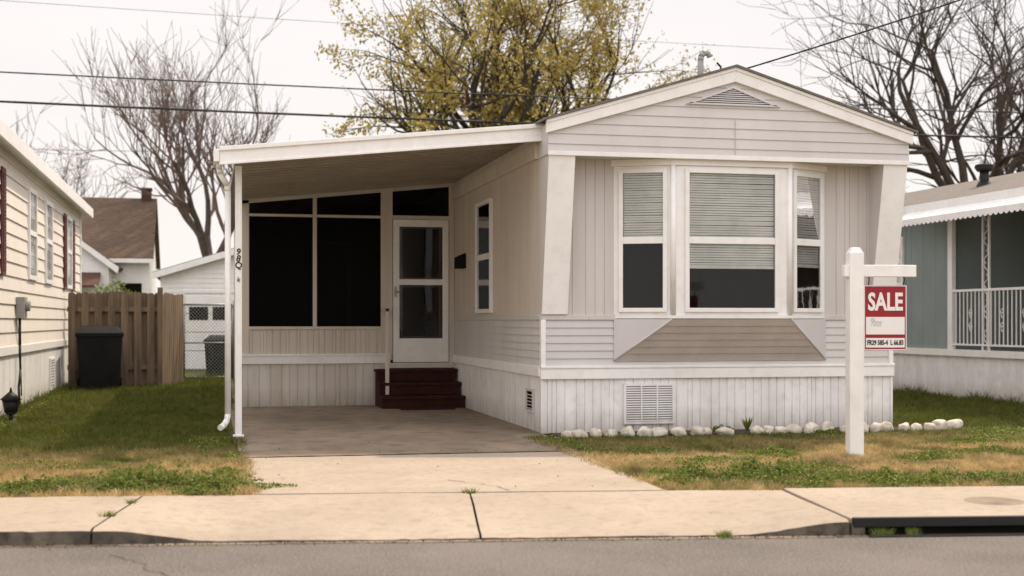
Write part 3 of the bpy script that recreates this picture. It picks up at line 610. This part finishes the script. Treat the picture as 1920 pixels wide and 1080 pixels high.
# ------------------------------------------------------------------ blue neighbour
XE=12.35
bh=thing('blue_house','blue-green mobile home with white railed porch and scalloped awning','house',(XE+2.2,21,0))
EE=F((XE,0),(0,1),(-1,0))
g=MB(); g.box(XE+.03,XE+4.4,20.5,32,.8,3.3); g.box(XE+1.6,XE+4.4,12,20.5,.8,3.3,1); g.obj('wall_core',['blue','dark'],bh)
rib(EE,20.5,32,.83,3.25,.3,.014,.006,21).obj('wall','blue',bh)
g=MB(); g.box(XE+1.55,XE+1.6,12,20.5,.84,3.2); g.obj('porch_wall','room',bh)
g=MB(EE); g.box(20.42,20.56,-.04,.03,.82,3.2); g.obj('corner_trim','white',bh)
g=MB(EE); g.box(12,32,-.1,.05,.72,.83); g.obj('skirting_trim','white',bh)
g=MB(); g.box(XE,XE+1.6,12,20.5,.76,.82); g.obj('porch_floor','meter',bh)
rib(EE,12,32,0,.72,.5,.02,.01,22).obj('skirting','skirt',bh)
window(EE,bh,22.05,23.0,1.95,2.85,w=.07,mid=2.4,depth=.05,glass='glassd')
PW=F((XE+1.55,0),(0,1),(-1,0)); window(PW,bh,19.0,19.9,1.3,2.95,w=.09,mid=2.1,depth=.05,glass='glassd',blinds=2.2)
window(PW,bh,16.8,17.8,1.3,2.95,w=.09,mid=2.1,depth=.05,glass='glassd')
g=MB(); g.prism([(XE-.35,11.6,3.28),(XE+2.2,11.6,4.0),(XE+2.2,11.6,4.05),(XE-.35,11.6,3.34)],(0,20.6,0)); g.prism([(XE+4.75,11.6,3.28),(XE+2.2,11.6,4.0),(XE+2.2,11.6,4.05),(XE+4.75,11.6,3.34)],(0,20.6,0)); rf=g.obj('roof','shingle',bh)
g=MB(); cx,cy=XE+.95,21.0; g.cyl((cx,cy,3.58),(cx,cy,3.98),.08,.08,12); g.cyl((cx,cy,3.94),(cx,cy,4.01),.12,.17,14); g.cyl((cx,cy,4.01),(cx,cy,4.06),.17,.15,14); g.cyl((cx,cy,3.56),(cx,cy,3.76),.2,.1,12); g.obj('roof_vent','iron',rf)
g=MB(); g.box(XE-.39,XE-.35,11.6,32.2,3.16,3.33); g.box(XE-.35,XE,11.6,32.2,3.2,3.22); g.obj('fascia','white',bh)
g=MB(); y=12.0; 
g.prism([(XE-.38,12,3.18),(XE-.38,21.3,3.18),(XE-.60,21.3,3.04),(XE-.60,12,3.04)],(0,0,.02))
while y<21.2:
    g.add([(XE-.61,y,3.06),(XE-.61,y+.14,3.06),(XE-.61,y+.14,2.97),(XE-.61,y+.105,2.945),(XE-.61,y+.07,2.935),(XE-.61,y+.035,2.945),(XE-.61,y,2.97)],[tuple(range(7))]); y+=.14
g.obj('awning','white',bh)
g=MB(EE); g.box(12,20.42,-.02,.02,1.80,1.84); g.box(12,20.42,-.02,.02,.90,.93); y=12.06
while y<20.4: g.box(y-.008,y+.008,-.008,.008,.93,1.80); y+=.115
for yc in (18.4,19.0,19.9):
    for zc in (1.2,1.42):
        pts=[(yc+.055*(1-t/16)*cos(t*.75),0,zc+.1*(1-t/16)*sin(t*.75)) for t in range(13)]
        for a,b in zip(pts[:-1],pts[1:]): g.cyl(a,b,.008,.008,5)
g.obj('porch_railing','white',bh)
for yc in (13,16.2,19.45):
    g=MB(EE)
    for dy in (-.09,.09): g.box(yc+dy-.014,yc+dy+.014,-.015,.015,.83,3.1)
    for j in range(11):
        zc=.95+j*.2; sg=1 if j%2 else -1
        pts=[(yc+sg*.06*sin(t*.7),0,zc+.1*(t-4)/4) for t in range(9)]
        for a,b in zip(pts[:-1],pts[1:]): g.cyl(a,b,.009,.009,5)
    g.obj('porch_post','white',bh)

# ------------------------------------------------------------------ sale sign
sx_,sy_=6.13,11.90
sg=thing('sale_sign','white wooden post with hanging red sale board on the lawn','sign',(sx_,sy_,0))
T=lambda a,b,z:(sx_+E[0]*a+N[0]*b*-1,sy_+E[1]*a+N[1]*b*-1,z)
g=MB(T); h=.07; g.box(-h,h,-h,h,-.05,1.96); g.add([(-h,-h,1.96),(h,-h,1.96),(h,h,1.96),(-h,h,1.96),(-h*.55,-h*.55,2.02),(h*.55,-h*.55,2.02),(h*.55,h*.55,2.02),(-h*.55,h*.55,2.02)],[(0,1,5,4),(1,2,6,5),(2,3,7,6),(3,0,4,7),(4,5,6,7)]); g.obj('post','white',sg,bevel=.006)
g=MB(T); g.box(-.115,.60,-.045,.045,1.735,1.85); g.obj('arm','white',sg,bevel=.006)
for a in (.14,.49):
    g=MB(T); g.tube([(a,0,1.74),(a,.012,1.71),(a,0,1.68),(a,-.008,1.66),(a,0,1.64)],.006,6); g.obj('hook','iron',sg)
b0,b1,z0,z1=.085,.515,1.02,1.655; th=.012
g=MB(T); g.box(b0,b1,-th,th,z0,z1); bd=g.obj('sign_board','red',sg,bevel=.004,label='red sale board with white lettering and white number panels')
g=MB(T); frame_ring(g,b0+.003,b1-.003,z0+.003,z1-.003,.008,th,th+.003); g.obj('sign_border','signwhite',bd)
g=MB(T); g.box(b0+.022,b1-.022,th,th+.003,1.175,1.345); g.obj('sign_panel','signwhite',bd)
g=MB(T); g.box(b0+.022,b1-.022,th,th+.003,1.048,1.140); g.obj('sign_panel','signwhite',bd)
cx=(b0+b1)/2
text('SALE',.235,T,bd,'signwhite',.002,.0075,'lettering',sx=.70,origin_a=cx,b=th+.003,z=1.485)
text('FR29 585-4  L 66.83',.064,T,bd,'ink',.001,.0022,'lettering',sx=.69,origin_a=cx,b=th+.005,z=1.094)
text('9bor',.11,T,bd,'faint',.001,.0,'lettering',sx=.55,origin_a=cx-.09,b=th+.005,z=1.29,rot=rad(-6))

# ------------------------------------------------------------------ garden bed and stones
plate([(3.86,14.50),(8.4,14.48),(9.0,14.7),(8.6,15.3),(8.22,15.02),(3.86,14.99)],-.02,.008,'garden_bed','mulch')
def blob(cx,cy,sx,sy,sz,seed):
    import bmesh
    bm=bmesh.new(); bmesh.ops.create_icosphere(bm,subdivisions=3,radius=1)
    me=bpy.data.meshes.new('edging_stone'); an=(seed*1.7)%3.14; ca,sa=cos(an*.25),sin(an*.25)
    for v in bm.verts:
        nn=1+.30*mnoise.noise(v.co*1.3+Vector((seed*3.1,0,0)))+.10*mnoise.noise(v.co*3.5+Vector((0,seed*2.1,0)))
        c_=v.co.copy()
        for j in range(3): c_[j]=math.copysign(abs(c_[j])**.82,c_[j])
        x,y=c_.x*sx*nn,c_.y*sy*nn
        v.co=Vector((x*ca-y*sa,x*sa+y*ca,max(c_.z,-.5)*sz*nn))
    for f in bm.faces: f.smooth=True
    bm.to_mesh(me); bm.free(); me.materials.append(M['stone'])
    o=bpy.data.objects.new('edging_stone',me); COL.objects.link(o); o.location=(cx,cy,sz*.42); o.rotation_euler=(0,R.uniform(-.15,.15),0)
    o['label']='rounded pale stone edging the garden bed by the skirting'; o['category']='stone'; o['group']='pale stones edging the garden bed'
x=3.86; i=0
while x<8.72:
    wd=R.uniform(.055,.12)
    y=14.46+R.uniform(-.05,.05)+(.20*sm((x-8.3)/.6))
    if not (5.9<x<6.0): blob(x+wd,y,wd,R.uniform(.06,.085),R.uniform(.055,.09),i)
    x+=wd*2+R.uniform(-.01,.06); i+=1

# ------------------------------------------------------------------ grass blades / ground cover
rs=np.random.RandomState(3)
def tri_object(name,V,mt,nv=3,label=None):
    V=V.reshape(-1,3); nf=len(V)//nv
    me=bpy.data.meshes.new(name); me.vertices.add(len(V)); me.vertices.foreach_set('co',V.ravel().astype(np.float32))
    me.loops.add(len(V)); me.loops.foreach_set('vertex_index',np.arange(len(V),dtype=np.int32))
    me.polygons.add(nf); me.polygons.foreach_set('loop_start',np.arange(0,len(V),nv,dtype=np.int32)); me.polygons.foreach_set('loop_total',np.full(nf,nv,dtype=np.int32))
    me.materials.append(M[mt]); me.update(calc_edges=True)
    o=bpy.data.objects.new(name,me); COL.objects.link(o); o['kind']='stuff'; return o
def blades(x0,x1,y0,y1,dens,h0,h1,mask=None,front=True):
    n=int((x1-x0)*(y1-y0)*dens); x=rs.uniform(x0,x1,n); y=rs.uniform(y0,y1,n)
    keep=y>(O[1]-math.tan(A8)*x+1.60+.03*np.sin(x*9)*np.sin(x*23+1))
    if mask is not None: keep&=mask(x,y)
    cl=np.sin(x*3.1+1)*np.sin(y*2.7)+np.sin(x*7.3)*np.sin(y*6.1+2)
    x=x[keep];y=y[keep];cl=cl[keep];n=len(x)
    h=rs.uniform(h0,h1,n)*(1+.5*np.clip(cl,-1,1)); an=rs.uniform(0,6.28,n); wd=rs.uniform(.003,.006,n)*np.clip(y/11,1,2.2)
    lx=rs.normal(0,.8,n)*h; ly=rs.normal(0,.8,n)*h
    V=np.zeros((n,3,3)); V[:,0]=np.stack([x-np.cos(an)*wd,y-np.sin(an)*wd,np.full(n,-.015)],1); V[:,1]=np.stack([x+np.cos(an)*wd,y+np.sin(an)*wd,np.full(n,-.015)],1); V[:,2]=np.stack([x+lx,y+ly,h],1)
    return V
L=[]
L.append(blades(-3.6,.33,10,13.5,4200,.01,.05))
L.append(blades(-2.75,.24,13.5,20,1500,.015,.06))
L.append(blades(-2.75,.4,20,31,500,.03,.09))
notbed=lambda x,y:(x>3.47+ (y-9.7)*.05)&~((x>3.75)&(x<8.22)&(y>14.36))&~((y>14.36)&(x<9.1)&(y<15.2))
L.append(blades(3.45,10.5,8.6,12,4000,.01,.05,notbed))
L.append(blades(3.5,12.3,12,14.6,2400,.012,.04,notbed))
L.append(blades(8.3,12.35,14.6,24,900,.03,.08,notbed))
L.append(blades(.24,.38,10,15,1800,.02,.06)); L.append(blades(3.40,3.62,10.2,14.5,2600,.02,.06))
L.append(blades(12.1,12.36,13,24,900,.05,.16)); L.append(blades(-2.76,-2.6,13,30,700,.05,.15)); L.append(blades(-.2,.35,27,29.4,900,.08,.2))
L.append(blades(.5,3.5,12.86,12.93,500,.01,.03)); L.append(blades(8.2,8.32,14.9,20,900,.05,.12))
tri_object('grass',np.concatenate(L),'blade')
def patch(cx,cy,rx,ry,n,h,ls):
    n=int(n*1.3); a=rs.uniform(0,6.28,n); r=np.sqrt(rs.uniform(0,1,n)); 
    wob_=1+.35*np.sin(a*3+cx*7)+.25*np.sin(a*5+cy*5)+.15*np.sin(a*11+cx)
    x=cx+np.cos(a)*r*rx*wob_; y=cy+np.sin(a)*r*ry*wob_
    keep=y>(O[1]-math.tan(A8)*x+1.58); x=x[keep];y=y[keep];r=r[keep];n=len(x)
    bump=np.clip(.5+.5*np.sin(x*13+1)*np.sin(y*11)+.3*np.sin(x*29)*np.sin(y*31),.08,1.1)
    z=h*(1-r**2)*bump*rs.uniform(.25,1,n)+.012
    C=np.stack([x,y,z],1); u=rs.normal(0,1,(n,3)); u/=np.linalg.norm(u,axis=1)[:,None]; v=rs.normal(0,1,(n,3)); v[:,2]*=.6; v-=u*(u*v).sum(1)[:,None]; v/=np.linalg.norm(v,axis=1)[:,None]
    s=(ls*rs.uniform(.6,1.3,n))[:,None]
    return np.stack([C-u*s,C+v*s*.6,C+u*s,C-v*s*.6],1)
W=[]
for (cx,cy,rx,ry,n,h) in [(-.45,10.85,.72,.38,5600,.21),(.02,10.45,.32,.28,2200,.14),(-1.35,10.80,.55,.25,2300,.13),(-2.0,10.9,.5,.2,1200,.09),(-.9,11.3,.3,.2,700,.06),(4.45,10.25,.66,.46,5200,.22),(3.85,10.4,.32,.35,1800,.13),(5.3,9.85,.45,.28,2000,.12),(5.9,9.7,.5,.25,2200,.13),(6.6,9.6,.45,.28,1800,.12),
    (5.35,12.1,.3,.25,900,.08),(6.7,11.5,.35,.25,1100,.08),(7.6,11.8,.5,.3,1100,.08),(4.2,12.6,.4,.3,1000,.06),(4.5,11.6,.5,.3,1000,.06),(5.2,10.9,.35,.2,900,.07),(.15,11.6,.12,.4,500,.06),(-1.5,12.5,.6,.4,900,.05),(.22,12.8,.06,.5,400,.06),(9.3,13.8,.9,.5,1300,.06),(8.3,12.9,.7,.4,1000,.06),
    (5.9,14.8,.12,.1,200,.12),(7.05,14.35,.15,.08,250,.09),(3.70,13.6,.12,.8,800,.06),(0.0,14.6,.2,.6,600,.05),(-2.55,17,.15,2.5,700,.07),(-2.5,22,.15,3,600,.08)]:
    W.append(patch(cx,cy,rx,ry,n,h,.014 if cy<13 else .02))
tri_object('ground_cover',np.concatenate(W),'weed',4)
W=[]
for (s,t,r_) in [(-.74,.55,.05),(-.70,.03,.04),(1.72,1.58,.05),(4.16,.04,.06),(4.55,-.03,.05),(3.3,-.03,.05),(-.72,1.2,.025),(4.35,-.02,.07)]:
    p=S(s,t,0); n=int(1500*r_)
    a=rs.uniform(0,6.28,n); rr_=rs.uniform(0,1,n)**.7*r_; x=p[0]+np.cos(a)*rr_;y=p[1]+np.sin(a)*rr_*.5; zb=-.095 if t<.1 else -.01
    h=rs.uniform(.01,.05,n); V=np.zeros((n,3,3)); V[:,0]=np.stack([x-.004,y,np.full(n,zb)],1);V[:,1]=np.stack([x+.004,y,np.full(n,zb)],1);V[:,2]=np.stack([x+rs.normal(0,.03,n),y+rs.normal(0,.02,n),zb+h+.01],1); W.append(V)
tri_object('weed_tufts',np.concatenate(W),'weed')
n=1800; s=rs.uniform(-4,7,n); t=-np.abs(rs.normal(0,.06,n))-.005; c0=np.array([S(a,b,-.092) for a,b in zip(s,t)])
n2=260; x=rs.uniform(-2.5,8,n2); y=rs.uniform(9.6,14.3,n2); zz2=np.where((x>.3)&(x<3.5),.012,.03); c0=np.concatenate([c0,np.stack([x,y,zz2],1)[y>(O[1]-math.tan(A8)*x+1.63)]]); n=len(c0)
u=rs.normal(0,1,(n,3)); u[:,2]*=.3; u/=np.linalg.norm(u,axis=1)[:,None]; v=np.cross(u,rs.normal(0,1,(n,3))); v/=np.linalg.norm(v,axis=1)[:,None]; q=(rs.uniform(.003,.010,n))[:,None]
tri_object('leaf_litter',np.stack([c0-u*q,c0+v*q*.6,c0+u*q,c0-v*q*.6],1),'mulch',4)
pl=thing('flowering_plant','small green plant with yellow flowers in the garden bed','plant',(6.2,14.72,0))
g=MB(); g2=MB()
for i in range(40):
    a=R.uniform(0,6.28); d=Vector((cos(a)*.5,sin(a)*.5,1)).normalized(); p=Vector((6.2,14.72,0)); q=p+d*R.uniform(.08,.22); sd_=Vector((-sin(a),cos(a),0))*.010
    g.add([tuple(p-sd_*.4),tuple(p+sd_*.4),tuple(q*.6+p*.4+sd_),tuple(q),tuple(q*.6+p*.4-sd_)],[(0,1,2,3,4)])
    if i%4==0:
        for j in range(5):
            b=j*1.256; e1=Vector((cos(b),sin(b),.2))*.02; e2=Vector((cos(b+.8),sin(b+.8),.2))*.02
            g2.add([tuple(q),tuple(q+e1),tuple(q+e1*.9+e2*.9),tuple(q+e2)],[(0,1,2,3)])
g.obj('foliage','weed',pl,recalc=False); g2.obj('flower','flower',pl,recalc=False)

# ------------------------------------------------------------------ trees
def tree(name,label,base,H,spread,seed,leaves=0,bark='bark',levels=5,kids=(5,5,5,5),twigr=.010,lean=(0,0),leafsize=.09,trunkr=.25,trunkf=.3,upb=.10,wig=.16,leaflev=3,lk0=(.5,.66),sidef=1.0):
    rr=random.Random(seed)
    th=thing(name,label,'tree',base)
    tg=MB(); cg=MB(); tips=[]
    def branch(p,d,L,r,lv):
        nseg=(7,7,6,4,3,3)[lv]; g=tg if lv<=1 else cg; pts=[p]; rad_=[r]
        for i in range(nseg):
            d=(d+Vector((rr.gauss(0,1),rr.gauss(0,1),rr.gauss(0,1)))*wig*(1 if lv else .4)+Vector((0,0,upb if lv else .02))).normalized()
            q=p+d*(L/nseg); r2=max(twigr*.6,r*(1-.62*(i+1)/nseg)) if lv else r*(1-.35*(i+1)/nseg)
            g.cyl(p,q,max(rad_[-1],twigr*.6),r2,(9,7,5,4,3,3)[lv],0,caps=False); p=q; pts.append(q); rad_.append(r2)
            if lv>=leaflev: tips.append((q,lv))
        if lv>=levels-1: return
        nk=kids[lv]
        for j in range(nk):
            if lv==0: tpos=1.0 if j<2 else rr.uniform(.62,1.0)
            else: tpos=rr.uniform(.25,1.0) if j else 1.0
            k_=min(nseg,max(1,int(round(tpos*nseg)))); b=pts[k_]; rb=rad_[k_]*(.85 if lv==0 else .72)
            dirp=(pts[k_]-pts[k_-1]).normalized()
            az=rr.uniform(0,6.283) if lv else (j/nk*6.283+rr.uniform(-.4,.4)); 
            ang=rad(rr.uniform(18,42))*spread if lv==0 else rad(rr.uniform(22,55))*sidef
            o1=dirp.orthogonal().normalized(); o2=dirp.cross(o1); side=o1*cos(az)+o2*sin(az)
            nd=dirp*cos(ang)+side*sin(ang)
            Lk=L*rr.uniform(.5,.72) if lv else (H*(1-trunkf))*rr.uniform(*lk0)
            branch(b,nd.normalized(),Lk,max(rb,twigr),lv+1)
    branch(Vector(base),Vector((lean[0],lean[1],1)).normalized(),H*trunkf,trunkr,0)
    tg.obj('trunk',bark,th,recalc=False)
    mats=['bark' if leaves else ('twig' if bark=='barkg' else 'bark')]
    if leaves:
        for (p,lv) in tips:
            dn=.45+2.2*mnoise.noise(p*.8+Vector((seed,0,0)))
            if dn<.20: continue
            for _ in range(int(leaves*min(1.5,dn)*rr.uniform(.5,1.3)+.5)):
                c=p+Vector((rr.gauss(0,.15),rr.gauss(0,.15),rr.gauss(0,.13)))
                u=Vector((rr.gauss(0,1),rr.gauss(0,1),rr.gauss(0,1))).normalized(); v=u.orthogonal().normalized(); s_=leafsize*rr.uniform(.5,1.2)
                cg.add([tuple(c-u*s_),tuple(c+v*s_*.6),tuple(c+u*s_),tuple(c-v*s_*.6)],[(0,1,2,3)],1)
        mats=mats+['leafy']
    cg.obj('crown',mats,th,recalc=False)
tree('leafing_tree','tall tree with sparse yellow-green spring leaves behind the mobile home',(8.35,42,0),13.6,1.15,14,leaves=18,levels=5,kids=(8,6,6,4),trunkf=.28,trunkr=.44,leafsize=.08,twigr=.012,upb=.055,lk0=(.48,.62),wig=.14)
tree('bare_tree','bare grey-brown tree with forked trunk behind a white garage',(.1,50,0),11.4,.8,6,bark='barkg',levels=5,kids=(4,7,6,6),trunkf=.28,trunkr=.26,twigr=.012,upb=.16,lk0=(.55,.68),sidef=.8)
tree('bare_tree','dark bare spreading tree behind the blue-green house',(22.4,38,0),13.2,1.0,23,bark='bark',levels=5,kids=(5,7,6,5),trunkf=.36,trunkr=.27,twigr=.011,upb=.08)
tree('bare_tree','leaning dark bare tree beside another bare tree',(25.6,40,0),11.5,1.2,31,bark='bark',levels=5,kids=(4,6,6,5),trunkf=.35,trunkr=.22,twigr=.010,lean=(.1,0))
tree('bare_tree','small distant bare tree beyond the cream house',(-8.0,60,0),9.6,1.3,41,bark='barkg',levels=5,kids=(5,6,6,4),trunkf=.35,trunkr=.2,twigr=.014)
def shrub(name,label,c,rx,ry,rz,n,ls,mt='hedge'):
    th=thing(name,label,'shrub',(c[0],c[1],0)); g=MB(); rr=random.Random(int(c[0]*10)+5)
    for i in range(n):
        d=Vector((rr.gauss(0,1),rr.gauss(0,1),rr.gauss(0,1))).normalized(); k_=rr.uniform(.6,1)*(1+.25*mnoise.noise(d*2+Vector(c)))
        p=Vector((c[0]+d.x*rx*k_,c[1]+d.y*ry*k_,max(.05,c[2]+d.z*rz*k_))); u=Vector((rr.gauss(0,1),rr.gauss(0,1),rr.gauss(0,1))).normalized(); v=u.orthogonal().normalized(); s_=ls*rr.uniform(.6,1.3)
        g.add([tuple(p-u*s_),tuple(p+v*s_*.6),tuple(p+u*s_),tuple(p-v*s_*.6)],[(0,1,2,3)])
    g.obj('foliage',mt,th,recalc=False)
    g=MB()
    for i in range(7):
        a=i*.9; g.cyl((c[0],c[1],0),(c[0]+cos(a)*rx*.6,c[1]+sin(a)*ry*.6,c[2]+rz*.4),.03,.01,5)
    g.obj('stem','bark',th)
shrub('green_shrub','yellow-green leafy shrub behind the wooden fence',(-2.6,40,1.2),1.0,.8,1.3,1500,.07,'weed')
g=MB(); rr=random.Random(9)
for i in range(9000):
    x=rr.uniform(-70,110); hh=3.6+1.6*mnoise.noise((x*.12,0,0))+1.0*mnoise.noise((x*.5,3,0)); z=hh*rr.random()**.6; y=95+rr.uniform(-3,3)
    u=Vector((rr.gauss(0,1),rr.gauss(0,1),rr.gauss(0,1))).normalized(); v=u.orthogonal().normalized(); s_=rr.uniform(.2,.45); p=Vector((x,y,z))
    g.add([tuple(p-u*s_),tuple(p+v*s_*.7),tuple(p+u*s_),tuple(p-v*s_*.7)],[(0,1,2,3)])
g.obj('tree_line','twig',recalc=False,kind='stuff')

# ------------------------------------------------------------------ cables
def cable(pa,pb,sag,r,label):
    g=MB(); pts=[]
    for i in range(49):
        t=i/48; pts.append((pa[0]+(pb[0]-pa[0])*t,pa[1]+(pb[1]-pa[1])*t,pa[2]+(pb[2]-pa[2])*t-sag*4*t*(1-t)))
    g.tube(pts,r,6); o=g.obj('overhead_cable','wire',recalc=False); o['label']=label; o['category']='cable'; o['group']='overhead cables'
cable((-60,34,8.6),(80,34,8.6),2.1,.028,'thick black overhead utility cable strung behind the mobile home')
cable((-60,34.2,9.2),(80,34.2,9.2),1.95,.018,'black overhead utility cable above a thicker one')
cable((-60,34.4,11.4),(80,34.4,10.2),1.9,.005,'thin overhead wire high above the street')
cable((-60,60,9.3),(80,60,12.3),1.9,.010,'thin distant overhead wire crossing bare trees')
cable((6.14,15.34,4.31),(15.5,9.4,7.9),.25,.010,'black service cable running up from roof bracket')
